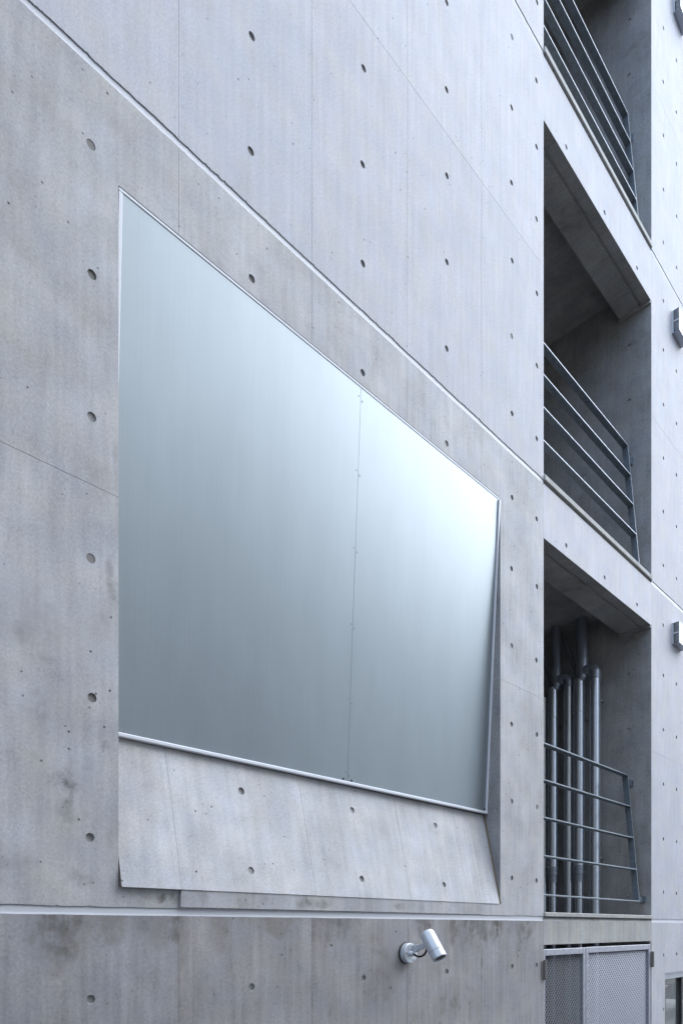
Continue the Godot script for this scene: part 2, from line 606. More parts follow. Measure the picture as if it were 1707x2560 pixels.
func make_materials() -> void:
	# stains copied from the lower wall: damp brown runs under the sealed joint, dark soiling round the recess
	var st: Array = []
	var r := RandomNumberGenerator.new()
	r.seed = 5
	for i in 26:
		var hy := r.randf_range(0.03, 0.11)
		st.append([r.randf_range(0.7, 3.8), 1.538 - hy, r.randf_range(0.03, 0.13), hy, r.randf_range(0.15, 0.4), r.randf_range(0.3, 0.9), 1])
	for i in 30:
		st.append([r.randf_range(0.65, 3.85), r.randf_range(1.05, 1.5), r.randf_range(0.04, 0.2), r.randf_range(0.06, 0.2), r.randf_range(0.08, 0.24), r.randf_range(0.1, 0.6), 0])
	for i in 16:
		st.append([r.randf_range(0.7, 1.04), r.randf_range(1.6, 2.5), r.randf_range(0.03, 0.12), r.randf_range(0.03, 0.14), r.randf_range(0.12, 0.32), r.randf_range(0.0, 0.4), 0])
	for i in 14:
		st.append([r.randf_range(1.06, 3.3), 1.60, r.randf_range(0.03, 0.16), r.randf_range(0.02, 0.05), r.randf_range(0.2, 0.5), r.randf_range(0.2, 0.7), 0])
	for i in 12:
		st.append([r.randf_range(1.3, 3.4), 3.945, r.randf_range(0.03, 0.1), r.randf_range(0.012, 0.03), r.randf_range(0.12, 0.3), 0.2, 0])
	for i in 10:
		st.append([r.randf_range(0.66, 3.8), r.randf_range(4.0, 4.24), r.randf_range(0.03, 0.12), r.randf_range(0.03, 0.08), r.randf_range(0.06, 0.16), 0.2, 0])
	for i in 9:
		st.append([1.035 + r.randf_range(-0.03, 0.02), r.randf_range(1.62, 3.8), r.randf_range(0.012, 0.03), r.randf_range(0.03, 0.12), r.randf_range(0.2, 0.45), 0.3, 0])
	# nail-line dirt beside the vertical formwork joints
	for jx in [1.286, 1.919, 2.54, 3.173]:
		for i in 5:
			st.append([jx + r.randf_range(-0.01, 0.012), r.randf_range(1.05, 1.5), r.randf_range(0.008, 0.02), r.randf_range(0.05, 0.16), r.randf_range(0.15, 0.35), 0.7, 0])
	M.lower = concrete(11, 1536, 3.28, Vector2(0.62, 4.28), Vector3(174, 172, 173), 1.0, 0.35, 520, st)
	M.base = concrete(12, 1024, 3.28, Vector2(0.62, 4.28), Vector3(148, 144, 145), 1.1, 0.6, 260, st)
	var st2: Array = []
	for i in 26:
		st2.append([r.randf_range(0.1, 2.5), r.randf_range(0.1, 2.5), r.randf_range(0.03, 0.2), r.randf_range(0.04, 0.22), r.randf_range(0.03, 0.10), r.randf_range(0.0, 0.3), 0])
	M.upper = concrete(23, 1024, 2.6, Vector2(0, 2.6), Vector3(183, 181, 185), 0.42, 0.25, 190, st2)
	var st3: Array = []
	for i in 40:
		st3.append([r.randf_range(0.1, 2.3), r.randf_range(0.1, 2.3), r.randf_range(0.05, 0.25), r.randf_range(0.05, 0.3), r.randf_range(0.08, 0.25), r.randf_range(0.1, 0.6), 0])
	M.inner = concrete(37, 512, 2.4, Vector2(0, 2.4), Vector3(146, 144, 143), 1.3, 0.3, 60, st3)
	var st4: Array = []
	for i in 22:
		st4.append([r.randf_range(0.1, 1.5), r.randf_range(0.1, 1.5), r.randf_range(0.02, 0.08), r.randf_range(0.08, 0.3), r.randf_range(0.06, 0.2), r.randf_range(0.3, 0.9), 0])
	M.beam = concrete(41, 512, 1.6, Vector2(0, 1.6), Vector3(158, 156, 152), 0.9, 0.45, 20, st4)
	M.mortar = plain(Color(0.60, 0.59, 0.585), 0.9)
	M.mortar_dark = plain(Color(0.50, 0.485, 0.47), 0.9)
	M.sealant = plain(Color(0.72, 0.72, 0.74), 0.55)
	M.steel = brushed(Color(0.535, 0.56, 0.575), 0.34)
	M.frame = plain(Color(0.84, 0.84, 0.86), 0.45)
	M.rail = galvanised(Color(0.46, 0.49, 0.52), 0.45, 0.55)
	M.pipe = plain(Color(0.78, 0.80, 0.83), 0.24, 0.8)
	M.pipe_fitting = plain(Color(0.58, 0.60, 0.64), 0.30, 0.6)
	M.hose = plain(Color(0.33, 0.34, 0.36), 0.5)
	M.bolt = plain(Color(0.75, 0.75, 0.76), 0.25, 1.0)
	M.door = galvanised(Color(0.64, 0.64, 0.67), 0.42, 0.5)
	M.strand = plain(Color(0.74, 0.74, 0.77), 0.4, 0.6)
	M.hinge = plain(Color(0.50, 0.48, 0.47), 0.45, 0.4)
	M.alu = plain(Color(0.72, 0.73, 0.76), 0.38, 0.55)
	M.lamp = plain(Color(0.78, 0.79, 0.81), 0.36, 0.35)
	M.black = plain(Color(0.03, 0.03, 0.03), 0.55)
	M.vent = plain(Color(0.70, 0.71, 0.73), 0.45, 0.2)
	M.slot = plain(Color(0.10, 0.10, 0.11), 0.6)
	M.sill_brown = plain(Color(0.45, 0.41, 0.36), 0.95)  # brown of the sill's cheek, underside and fillet
	M.dim_glass = plain(Color(0.22, 0.25, 0.27), 0.1)
	M.nail = plain(Color(0.40, 0.40, 0.42), 0.9)
	M.bounce_ground = plain(Color(0.40, 0.395, 0.385), 0.95)
	M.asphalt = plain(Color(0.27, 0.27, 0.27), 0.9)

func build_ground() -> void:
	var b := MB.new()
	b.quad(Vector3(-200, 0, -200), Vector3(200, 0, -200), Vector3(200, 0, 200), Vector3(-200, 0, 200), Vector3.UP)
	var g := part("ground", b, M.asphalt, self)
	g.set_meta("kind", "structure")
	b = MB.new()
	b.quad(Vector3(2.8, 0.004, 4.3), Vector3(40, 0.004, 4.3), Vector3(40, 0.004, 9.4), Vector3(2.8, 0.004, 9.4), Vector3.UP)
	part("added_bounce_lot", b, M.bounce_ground, self).set_meta("kind", "structure")  # unseen paler ground, added to bounce light onto the houses opposite

const ROWS := [0.38, 0.827, 1.272, 1.787, 2.229, 2.674, 3.126, 3.575, 3.988, 4.474, 4.920, 5.360, 5.806, 6.249, 6.655, 7.135, 7.575, 8.02, 8.46, 8.905, 9.33, 9.80, 10.25, 10.7, 11.15]
const GROOVES := [[1.540, 1.566], [4.238, 4.265], [6.884, 6.909], [9.555, 9.580]]
const BAY0 := 3.855
const BAY1 := 5.578
const REC := [1.061, 3.363, 1.632, 3.930]   # square recess of the metal panel

func rows_between(a: float, b: float, xs: Array) -> Array:
	var o: Array = []
	for y: float in ROWS:
		if y > a and y < b:
			for x: float in xs:
				o.append(Vector2(x + rng.randf_range(-0.004, 0.004), y + rng.randf_range(-0.004, 0.004)))
	return o

func build_building() -> void:
	cup_deep = make_cup(0.0075, 0.0128)
	cup_shallow = make_cup(0.0048, 0.0134)
	cup_filled = make_cup(0.0015, 0.0146)
	var B := thing("concrete_building", Vector3.ZERO, "pale grey cast concrete building with rows of round tie holes and open balcony bays", "building")
	var joints := [-4.4, -3.766, -3.134, -2.502, -1.870, -1.239, -0.608, 0.024, 0.655, 1.286, 1.919, 2.540, 3.173, BAY0]
	var bands := [[0.0, 1.540, 0], [1.566, 4.238, 2.907], [4.265, 6.884, 5.578], [6.909, 9.555, 8.245], [9.580, 10.2, 0]]
	for bi in bands.size():
		var y0: float = bands[bi][0]
		var y1: float = bands[bi][1]
		var mid: float = bands[bi][2]
		var lower: bool = bi <= 1
		for ji in joints.size() - 1:
			var x0: float = joints[ji]
			var x1: float = joints[ji + 1]
			var xs := [(x0 + x1) * 0.5]
			if ji == joints.size() - 2:
				xs = [3.485, 3.770]
			var mat: Material = M.upper
			if lower:
				mat = M.base if bi == 0 else M.lower
			var eb := 0 if bi == 0 else 2
			var et := 2 if bi < 4 else 0
			var er := 0 if ji == joints.size() - 2 else 1
			if bi == 1 and x1 > 1.1:
				# round the recess: the panel loses what lies inside the square
				if x0 < 1.1:
					wall_panel("wall_panel", B, [[x0, REC[0], y0, mid, [1, 0, 2, 1]]], rows_between(y0, mid, [0.968]), mat)
					wall_panel("wall_panel", B, [[x0, REC[0], mid, REC[3], [1, 0, 1, 0]], [x0, x1, REC[3], y1, [1, 1, 0, 2]]], rows_between(mid, y1, [0.968]), mat)
					wall_panel("wall_panel", B, [[REC[0], x1, y0, REC[2], [0, 1, 2, 0]]], [], mat)
				elif ji == joints.size() - 2:
					wall_panel("wall_panel", B, [[x0, REC[1], y0, REC[2], [1, 0, 2, 0]], [REC[1], x1, y0, mid, [0, 0, 2, 1]]], rows_between(y0, mid, xs), mat)
					wall_panel("wall_panel", B, [[x0, REC[1], REC[3], y1, [1, 0, 0, 2]], [REC[1], x1, mid, REC[3], [0, 0, 1, 0]], [REC[1], x1, REC[3], y1, [0, 0, 0, 2]]], rows_between(mid, y1, xs), mat)
				else:
					wall_panel("wall_panel", B, [[x0, x1, y0, REC[2], [1, 1, 2, 0]]], [], mat)
					wall_panel("wall_panel", B, [[x0, x1, REC[3], y1, [1, 1, 0, 2]]], rows_between(REC[3] + 0.02, y1, xs), mat)
				continue
			if mid > 0.0:
				var lo := wall_panel("wall_panel", B, [[x0, x1, y0, mid, [1, er, eb, 1]]], rows_between(y0, mid, xs), mat)
				var hi := wall_panel("wall_panel", B, [[x0, x1, mid, y1, [1, er, 1, et]]], rows_between(mid, y1, xs), mat)
				if bi >= 2 and x0 > 0.0:
					nail_marks(lo, x0, x1, y0, mid)
					nail_marks(hi, x0, x1, mid, y1)
			else:
				wall_panel("wall_panel", B, [[x0, x1, y0, y1, [1, er, eb, et]]], rows_between(y0, y1, xs), mat)
	# right-hand pier beyond the balcony bay, with the window opening at its foot
	var rj := [BAY1, 6.261, 6.894, 7.527, 8.16, 8.793, 9.426, 10.06]
	for bi in bands.size():
		var y0: float = bands[bi][0]
		var y1: float = bands[bi][1]
		var mid: float = bands[bi][2]
		for ji in rj.size() - 1:
			var x0: float = rj[ji]
			var x1: float = rj[ji + 1]
			var xs := [(x0 + x1) * 0.5]
			if ji == 0:
				xs = [5.834, 6.133]
			var el := 0 if ji == 0 else 1
			var eb := 0 if bi == 0 else 2
			var et := 2 if bi < 4 else 0
			if bi == 0 and ji <= 2:
				var wy := 1.120
				if ji == 0:
					wall_panel("wall_panel", B, [[x0, 5.869, 0.0, y1, [0, 1, 0, 2]]], rows_between(0.0, y1, xs), M.upper)
					wall_panel("wall_panel", B, [[5.869, x1, wy, y1, [1, 1, 0, 2]]], rows_between(wy, y1, xs), M.upper)
					wall_panel("wall_panel", B, [[5.869, x1, 0.0, 0.25, [1, 1, 0, 0]]], [], M.upper)
				else:
					wall_panel("wall_panel", B, [[x0, x1, wy, y1, [1, 1, 0, 2]]], rows_between(wy, y1, xs), M.upper)
					wall_panel("wall_panel", B, [[x0, x1, 0.0, 0.25, [1, 1, 0, 0]]], [], M.upper)
				continue
			if mid > 0.0:
				wall_panel("wall_panel", B, [[x0, x1, y0, mid, [el, 1, eb, 1]]], rows_between(y0, mid, xs), M.upper)
				wall_panel("wall_panel", B, [[x0, x1, mid, y1, [el, 1, 1, et]]], rows_between(mid, y1, xs), M.upper)
			else:
				wall_panel("wall_panel", B, [[x0, x1, y0, y1, [el, 1, eb, et]]], rows_between(y0, y1, xs), M.upper)
	# sealed construction joints, set back and sloping out at the foot
	for g: Array in GROOVES:
		for span in [[-4.4, BAY0], [BAY1, 10.06]]:
			var s := MB.new()
			s.face(Vector3(span[0], g[1] + 0.008, -0.0045), Vector3(span[1], g[1] + 0.008, -0.0045), Vector3(span[1], g[0] + 0.006, -0.0026), Vector3(span[0], g[0] + 0.006, -0.0026), Vector3(0, 0, 1))
			s.face(Vector3(span[0], g[0] + 0.006, -0.0026), Vector3(span[1], g[0] + 0.006, -0.0026), Vector3(span[1], g[0] - 0.001, -0.0008), Vector3(span[0], g[0] - 0.001, -0.0008), Vector3(0, 0.3, 1))
			part("joint_sealant", s, M.sealant, B)
	# body of the piers behind the cast faces
	var c := MB.new()
	c.span(Vector3(-4.4, 0.0, -0.45), Vector3(BAY0 - 0.002, 10.2, -0.2))
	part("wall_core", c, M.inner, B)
	c = MB.new()
	c.span(Vector3(BAY1 + 0.002, 1.3, -0.45), Vector3(10.06, 10.2, -0.2))
	part("wall_core", c, M.inner, B)
	# flanks of the balcony bay
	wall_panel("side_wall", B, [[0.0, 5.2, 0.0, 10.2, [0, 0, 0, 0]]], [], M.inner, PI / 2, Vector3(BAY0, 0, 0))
	for seg in [[0.0, 1.39], [1.39, 2.885], [2.885, 4.09], [4.09, 5.57], [5.57, 6.66], [6.66, 8.24], [8.24, 9.4], [9.4, 10.2]]:
		var hs: Array = []
		for y: float in ROWS:
			if y > seg[0] + 0.03 and y < seg[1] - 0.03:
				hs.append(Vector2(-0.178, y - 0.015))
				hs.append(Vector2(-0.546, y - 0.015))
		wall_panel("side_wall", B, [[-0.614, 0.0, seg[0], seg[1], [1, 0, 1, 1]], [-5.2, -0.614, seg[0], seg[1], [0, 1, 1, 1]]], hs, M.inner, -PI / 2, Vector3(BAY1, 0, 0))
	# outer ends of the block and its back
	c = MB.new()
	c.span(Vector3(-4.4, 0, -8.0), Vector3(10.06, 10.2, -5.2))
	part("rear_block", c, M.inner, B)
	c = MB.new()
	c.span(Vector3(-4.45, 10.2, -8.05), Vector3(10.1, 10.45, 0.03))
	part("parapet", c, M.upper, B)
	# beams, copings and floor slabs across the bay
	var beams := [[1.391, 1.540, 1.566, 1.593], [3.905, 4.238, 4.262, 4.298], [6.488, 6.884, 6.906, 6.944], [9.17, 9.555, 9.577, 9.613]]
	for i in beams.size():
		var w: Array = beams[i]
		var hs: Array = []
		if i > 0:
			for x in [4.150, 4.722, 5.293]:
				hs.append(Vector2(x, w[0] + 0.07))
		var o := wall_panel("beam", B, [[BAY0, BAY1, w[0], w[1], [1, 1, 0, 0]]], hs, M.upper if i > 0 else M.beam)
		var s := MB.new()
		s.prism_x([Vector2(-0.0005, w[0]), Vector2(-0.068, w[0]), Vector2(-0.072, w[0] + 0.014), Vector2(-0.086, w[0] + 0.014), Vector2(-0.09, w[0]), Vector2(-0.25, w[0]), Vector2(-0.25, w[1] + 0.02), Vector2(-0.03, w[1] + 0.02), Vector2(-0.03, w[1])], BAY0 + 0.001, BAY1 - 0.012)
		s.face(Vector3(BAY0, w[1], 0), Vector3(BAY1, w[1], 0), Vector3(BAY1, w[1] + 0.024, -0.012), Vector3(BAY0, w[1] + 0.024, -0.012), Vector3(0, 0.3, 1))
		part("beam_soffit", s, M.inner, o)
		s = MB.new()
		s.span(Vector3(BAY1 - 0.022, w[0] - 0.022, -0.25), Vector3(BAY1 - 0.001, w[0] + 0.05, -0.002), 0.002)
		part("edge_strip", s, M.inner, B)
		s = MB.new()
		s.span(Vector3(BAY0 + 0.002, w[2], -0.27), Vector3(BAY1 - 0.002, w[3], 0.010), 0.003)
		part("coping", s, M.beam, B)
		if true:
			s = MB.new()
			s.span(Vector3(BAY0 + 0.001, w[0] + (0.18 if i > 0 else 0.02), -5.199), Vector3(BAY1 - 0.001, w[0] + (0.36 if i > 0 else 0.14), -0.251))
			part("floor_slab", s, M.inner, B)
	build_recess(B)

func build_recess(B: Node3D) -> void:
	var x0: float = REC[0]
	var x1: float = REC[1]
	var y0: float = REC[2]
	var y1: float = REC[3]
	var s := MB.new()
	s.quad(Vector3(x1, y0 - 0.02, 0), Vector3(x1, y1, 0), Vector3(x1, y1, -0.2), Vector3(x1, y0 - 0.02, -0.2), Vector3(-1, 0, 0))
	part("reveal", s, M.inner, B)
	s = MB.new()
	s.quad(Vector3(x0, y0 - 0.02, 0), Vector3(x0, y1, 0), Vector3(x0, y1, -0.2), Vector3(x0, y0 - 0.02, -0.2), Vector3(1, 0, 0))
	part("reveal", s, M.inner, B)
	s = MB.new()
	s.quad(Vector3(x0, y1, 0), Vector3(x1, y1, 0), Vector3(x1, y1, -0.2), Vector3(x0, y1, -0.2), Vector3(0, -1, 0))
	part("reveal", s, M.inner, B)
	# sloping concrete sill below the metal: deep at its head, a little proud of the wall at its foot
	var top := 2.148
	var a := Vector3(0, top, -0.092)
	var foot := 0.017
	var lean := 0.0062
	var d := Vector3(0, y0, 0.021)
	var e := (a - d)
	var slope := atan2(-e.z, e.y)
	var cuts := [x0 + 0.003, 1.289, 1.931, 2.56, 3.20, x1 - 0.012]
	for i in cuts.size() - 1:
		var holes: Array = []
		var L := e.length()
		for h: Vector2 in [Vector2(1.606, 0.088), Vector2(1.612, 0.412), Vector2(2.230, 0.088), Vector2(2.240, 0.414), Vector2(2.852, 0.089), Vector2(2.868, 0.410)]:
			holes.append(h)
		var b := MB.new()
		cast(b, cuts[i], cuts[i + 1], 0.0, L, [0 if i == 0 else 1, 0 if i == cuts.size() - 2 else 1, 0, 0], holes)
		var o := part("sill_panel", b, M.lower, B)
		var bx := Vector3(1, 0, -lean).normalized()
		var by := Vector3(0, cos(slope), -sin(slope))
		o.transform = Transform3D(Basis(bx, by, bx.cross(by).normalized()), Vector3(0, y0, foot + lean * x0))
		for h: Vector2 in holes:
			if h.x > cuts[i] and h.x < cuts[i + 1]:
				put("tie_hole", cup_shallow if rng.randf() < 0.6 else cup_deep, M.mortar, o, Vector3(h.x, h.y, 0))
	# left cheek of the sill where it stands proud, its underside, and the mortar fillet at the right
	s = MB.new()
	var fr := foot - lean * (x1 - x0)
	s.tri(Vector3(x0 + 0.003, y0, foot), Vector3(x0 + 0.003, y0, -0.09), Vector3(x0 + 0.003, top, -0.096), Vector3(-1, 0, 0))
	s.quad(Vector3(x0 + 0.003, y0, foot), Vector3(x1 - 0.012, y0, fr), Vector3(x1 - 0.012, y0, -0.09), Vector3(x0 + 0.003, y0, -0.09), Vector3(0, -1, 0))
	part("sill_edge", s, M.sill_brown, B)
	s = MB.new()
	s.face(Vector3(x1 - 0.012, y0, fr), Vector3(x1 - 0.012, top, fr - 0.113), Vector3(x1, top, fr - 0.103), Vector3(x1, y0, fr + 0.004), Vector3(-0.5, 0, 1))
	part("mortar_fillet", s, M.sill_brown, B)
	# raised band left by the formwork between the sill and the joint
	s = MB.new()
	var p0 := Vector3(1.289, 1.5705, 0.008)
	var p1 := Vector3(3.176, 1.5705, 0.0015)
	var q0 := Vector3(1.289, y0 - 0.001, 0.0125)
	var q1 := Vector3(3.176, y0 - 0.001, 0.0020)
	s.face(p0, p1, q1, q0, Vector3(0, 0, 1))
	s.quad(p0, q0, Vector3(1.289, y0, -0.01), Vector3(1.289, 1.5705, -0.01), Vector3(-1, 0, 0))
	s.quad(p1, q1, Vector3(3.176, y0, -0.01), Vector3(3.176, 1.5705, -0.01), Vector3(1, 0, 0))
	s.face(p0, p1, p1 - Vector3(0, 0, 0.03), p0 - Vector3(0, 0, 0.03), Vector3(0, -1, 0))
	part("raised_band", s, M.lower, B)

func build_metal_panel() -> void:
	var P := thing("metal_panel", Vector3((REC[0] + REC[1]) * 0.5, 2.15, -0.09), "large square of two brushed steel sheets set in a concrete recess, tilted inward", "metal panel")
	var o := -P.position
	var x0: float = REC[0] + 0.002
	var x1: float = REC[1] - 0.002
	var top := 3.9292
	var bot := 2.150
	var zt := -0.0045
	var zb := -0.092
	var zf := func(y: float) -> float: return lerpf(zb, zt, (y - bot) / (top - bot))
	var tilt := atan2(zt - zb, top - bot)
	var up := Vector3(0, cos(tilt), sin(tilt))
	var out := Vector3(0, -sin(tilt), cos(tilt))
	var bs := Basis(Vector3.RIGHT, up, out)
	var L := (top - bot) / cos(tilt)
	var c := Vector3(0, (top + bot) * 0.5, (zt + zb) * 0.5)
	for w in [[x0 + 0.010, 2.2190], [2.2199, x1 - 0.0135]]:
		var b := MB.new()
		b.box(Vector3((w[0] + w[1]) * 0.5, c.y, c.z) + o, Vector3(w[1] - w[0], L - 0.02, 0.003), 0.0004, bs)
		part("steel_sheet", b, M.steel, P)
	# frame: head, two sides and the gutter strip at the foot
	var b := MB.new()
	b.box(Vector3((x0 + x1) * 0.5, top - 0.0055, zt + 0.0005) + o, Vector3(x1 - x0, 0.010, 0.006), 0.001, bs)
	part("frame_bar", b, M.frame, P)
	b = MB.new()
	b.box(Vector3((x0 + x1) * 0.5, bot + 0.007, zb + 0.004) + o, Vector3(x1 - x0, 0.015, 0.020), 0.003, bs)
	part("frame_bar", b, M.frame, P)
	for w in [[x0 + 0.007, 0.014, 0.001, 0.008], [x1 - 0.007, 0.013, 0.003, 0.014]]:
		b = MB.new()
		b.box(Vector3(w[0], c.y, c.z + w[2]) + o, Vector3(w[1], L - 0.026, w[3]), 0.0012, bs)
		part("frame_bar", b, M.frame, P)
	# screws in pairs along the seam
	var sc := MB.new()
	sc.lathe([Vector2(0.0034, 0), Vector2(0.0030, 0.0013), Vector2(0.0, 0.0016)], Vector3.ZERO, Basis(Vector3.RIGHT, Vector3(0, 0, 1), Vector3(0, -1, 0)), 10)
	var scm := sc.mesh()
	for y in [3.870, 3.545, 3.205, 2.865, 2.530, 2.200]:
		for dx in [-0.011, 0.011]:
			put("screw", scm, M.hinge, P, o + Vector3(2.2195 + dx, y - dx * 0.6, 0) + Vector3(0, 0, zf.call(y) + 0.0018))
	for w in [[1.084, 2.182], [2.193, 2.174], [2.246, 2.174], [3.338, 2.178]]:
		var hb := MB.new()
		hb.lathe([Vector2(0.0055, 0), Vector2(0.0055, 0.002), Vector2(0.0, 0.002)], Vector3.ZERO, Basis(Vector3.RIGHT, Vector3(0, 0, 1), Vector3(0, -1, 0)), 12)
		put("drain_plug", hb.mesh(), M.black, P, o + Vector3(w[0], w[1], zf.call(w[1]) + 0.0016))

func build_railings() -> void:
	var sets := [[2.710, 0.2505], [5.325, 0.2450], [7.955, 0.2455]]
	var words := ["flat bar steel railing in front of the row of grey pipes", "flat bar steel railing of the balcony bay directly above the pipes", "topmost flat bar steel railing, seen steeply from below"]
	for i in sets.size():
		var top: float = sets[i][0]
		var step: float = sets[i][1]
		var R := thing("balcony_railing", Vector3(4.7, top - 4 * step - 0.02, -0.05), words[i], "railing", "balcony railings")
		var o := -R.position
		var zt := -0.120
		var zb := -0.030
		for k in 5:
			var y := top - k * step
			var z: float = lerpf(zt, zb, k / 4.0)
			var b := MB.new()
			b.span(Vector3(BAY0 + 0.0005, y - 0.009, z - 0.046) + o, Vector3(5.4155, y, z) + o, 0.0012)
			part("rail", b, M.rail, R)
		var tilt := atan2(zb - zt, 4 * step)
		var bs := Basis(Vector3.RIGHT, Vector3(0, cos(tilt), -sin(tilt)), Vector3(0, sin(tilt), cos(tilt)))
		var b2 := MB.new()
		b2.box(Vector3(5.420, top - 2 * step - 0.0045, (zt + zb) * 0.5 - 0.0235) + o, Vector3(0.009, 4 * step / cos(tilt) + 0.008, 0.046), 0.0012, bs)
		part("post", b2, M.rail, R)
		for e in [[top - 0.045, zt - 0.030, 0.05], [top - 4 * step + 0.012, zb - 0.024, 0.040]]:
			b2 = MB.new()
			b2.span(Vector3(5.425, e[0] - e[2] * 0.5, e[1] - 0.006) + o, Vector3(BAY1 - 0.0050, e[0] + e[2] * 0.5, e[1]) + o, 0.001)
			var br := part("bracket", b2, M.rail, R)
			b2 = MB.new()
			b2.span(Vector3(BAY1 - 0.0045, e[0] - 0.028, e[1] - 0.030) + o, Vector3(BAY1 - 0.0005, e[0] + 0.028, e[1] + 0.012) + o, 0.001)
			part("fixing_plate", b2, M.rail, br)

func build_pipes() -> void:
	# pipes clipped in a row to the right flank of the lowest bay; x is their centre line
	var X := 5.455
	var defs := [
		{"z": -0.870, "r": 0.036, "top": 3.50, "kind": "plain", "label": "grey drain pipe deepest in the bay, half hidden by the wall edge"},
		{"z": -0.779, "r": 0.045, "top": 3.565, "kind": "hose", "label": "thick grey drain pipe with a flexible hose, second from the bay's back"},
		{"z": -0.637, "r": 0.036, "top": 3.61, "kind": "elbow", "label": "slim grey drain pipe with elbow and tee between the two hosed pipes"},
		{"z": -0.541, "r": 0.047, "top": 3.576, "kind": "hose", "label": "thick grey drain pipe with a flexible hose beside the front elbow pipe"},
		{"z": -0.404, "r": 0.042, "top": 3.625, "kind": "elbow", "label": "foremost grey drain pipe with elbow joining a ceiling stub"},
	]
	for d: Dictionary in defs:
		var z: float = d.z
		var r: float = d.r
		var top: float = d.top
		var T := thing("drain_pipe", Vector3(X, 0, z), d.label, "pipe", "drain pipes clipped to the bay wall")
		if d.kind == "hose":
			var yc := 2.02
			var b := MB.new()
			b.lathe([Vector2(r, yc), Vector2(r, top), Vector2(r - 0.006, top + 0.002), Vector2(0.0, top + 0.002)], Vector3.ZERO, Basis.IDENTITY, 28)
			part("pipe", b, M.pipe, T)
			b = MB.new()
			b.lathe([Vector2(r - 0.010, 0.02), Vector2(r - 0.010, yc - 0.13)], Vector3.ZERO, Basis.IDENTITY, 28)
			part("pipe", b, M.pipe, T)
			b = MB.new()
			b.lathe([Vector2(r - 0.010, yc - 0.135), Vector2(r - 0.003, yc - 0.135), Vector2(r - 0.002, yc - 0.08), Vector2(r + 0.003, yc - 0.075), Vector2(r + 0.003, yc - 0.05), Vector2(r + 0.001, yc - 0.047), Vector2(r + 0.001, yc - 0.035), Vector2(r + 0.004, yc - 0.032), Vector2(r + 0.004, yc - 0.004), Vector2(r, yc)], Vector3.ZERO, Basis.IDENTITY, 28)
			part("coupling", b, M.pipe_fitting, T)
			b = MB.new()
			var pts: Array = []
			for k in 13:
				var t := k / 12.0
				pts.append(Vector3(-0.01 * t, lerpf(top - 0.03, 3.95, t) + 0.0, -0.005 - 0.16 * smoothstep(0.0, 1.0, t * 0.62 + 0.16) + 0.02))
			b.tube(pts, 0.017, 14)
			part("hose", b, M.hose, T)
			b = MB.new()
			b.lathe([Vector2(r + 0.0008, 3.30), Vector2(r + 0.0008, 3.304)], Vector3.ZERO, Basis.IDENTITY, 28)
			part("seam_ring", b, M.pipe_fitting, T)
		elif d.kind == "elbow":
			var b := MB.new()
			b.lathe([Vector2(r, 0.02), Vector2(r, top - 0.06)], Vector3.ZERO, Basis.IDENTITY, 28)
			part("pipe", b, M.pipe, T)
			b = MB.new()
			# elbow: up, then back into the bay
			var pts: Array = [Vector3(0, top - 0.075, 0), Vector3(0, top - 0.03, 0)]
			for k in 7:
				var a := (k + 1) / 7.0 * PI / 2
				pts.append(Vector3(0, top - 0.03 + sin(a) * 0.04, -0.04 + cos(a) * 0.04))
			pts.append(Vector3(0, top + 0.01, -0.075))
			b.tube(pts, r + 0.004, 24)
			part("elbow", b, M.pipe_fitting, T)
			var zs := -0.112
			b = MB.new()
			var rb := r + 0.008
			b.lathe([Vector2(0.0, top - 0.075), Vector2(r * 0.8, top - 0.07), Vector2(rb, top - 0.045), Vector2(rb, top + 0.11), Vector2(rb - 0.004, top + 0.115)], Vector3(0, 0, zs), Basis.IDENTITY, 28)
			b.tube([Vector3(0, top + 0.01, zs + 0.02), Vector3(0, top + 0.01, zs + 0.065)], r + 0.008, 24)
			part("tee", b, M.pipe_fitting, T)
			b = MB.new()
			b.lathe([Vector2(rb - 0.004, top + 0.1), Vector2(rb - 0.004, 3.92)], Vector3(0, 0, zs), Basis.IDENTITY, 28)
			b.lathe([Vector2(rb, 3.91), Vector2(rb, 3.97)], Vector3(0, 0, zs), Basis.IDENTITY, 28)
			b.lathe([Vector2(rb - 0.004, 3.96), Vector2(rb - 0.004, 4.084)], Vector3(0, 0, zs), Basis.IDENTITY, 28)
			part("ceiling_stub", b, M.pipe_fitting, T)
		else:
			var b := MB.new()
			b.lathe([Vector2(r, 0.02), Vector2(r, top), Vector2(0, top)], Vector3.ZERO, Basis.IDENTITY, 28)
			part("pipe", b, M.pipe, T)
		# wall clips: a band round the pipe and a shiny stud to the wall
		for y in [0.75, 2.075, 3.25 if d.kind == "hose" else 3.38]:
			var b := MB.new()
			b.span(Vector3(r - 0.002, y - 0.006, 0.012), Vector3(BAY1 - X - 0.0006, y + 0.006, 0.022))
			b.box(Vector3(r + 0.02, y, 0.027), Vector3(0.012, 0.012, 0.012), 0.002)
			part("clip", b, M.bolt, T)

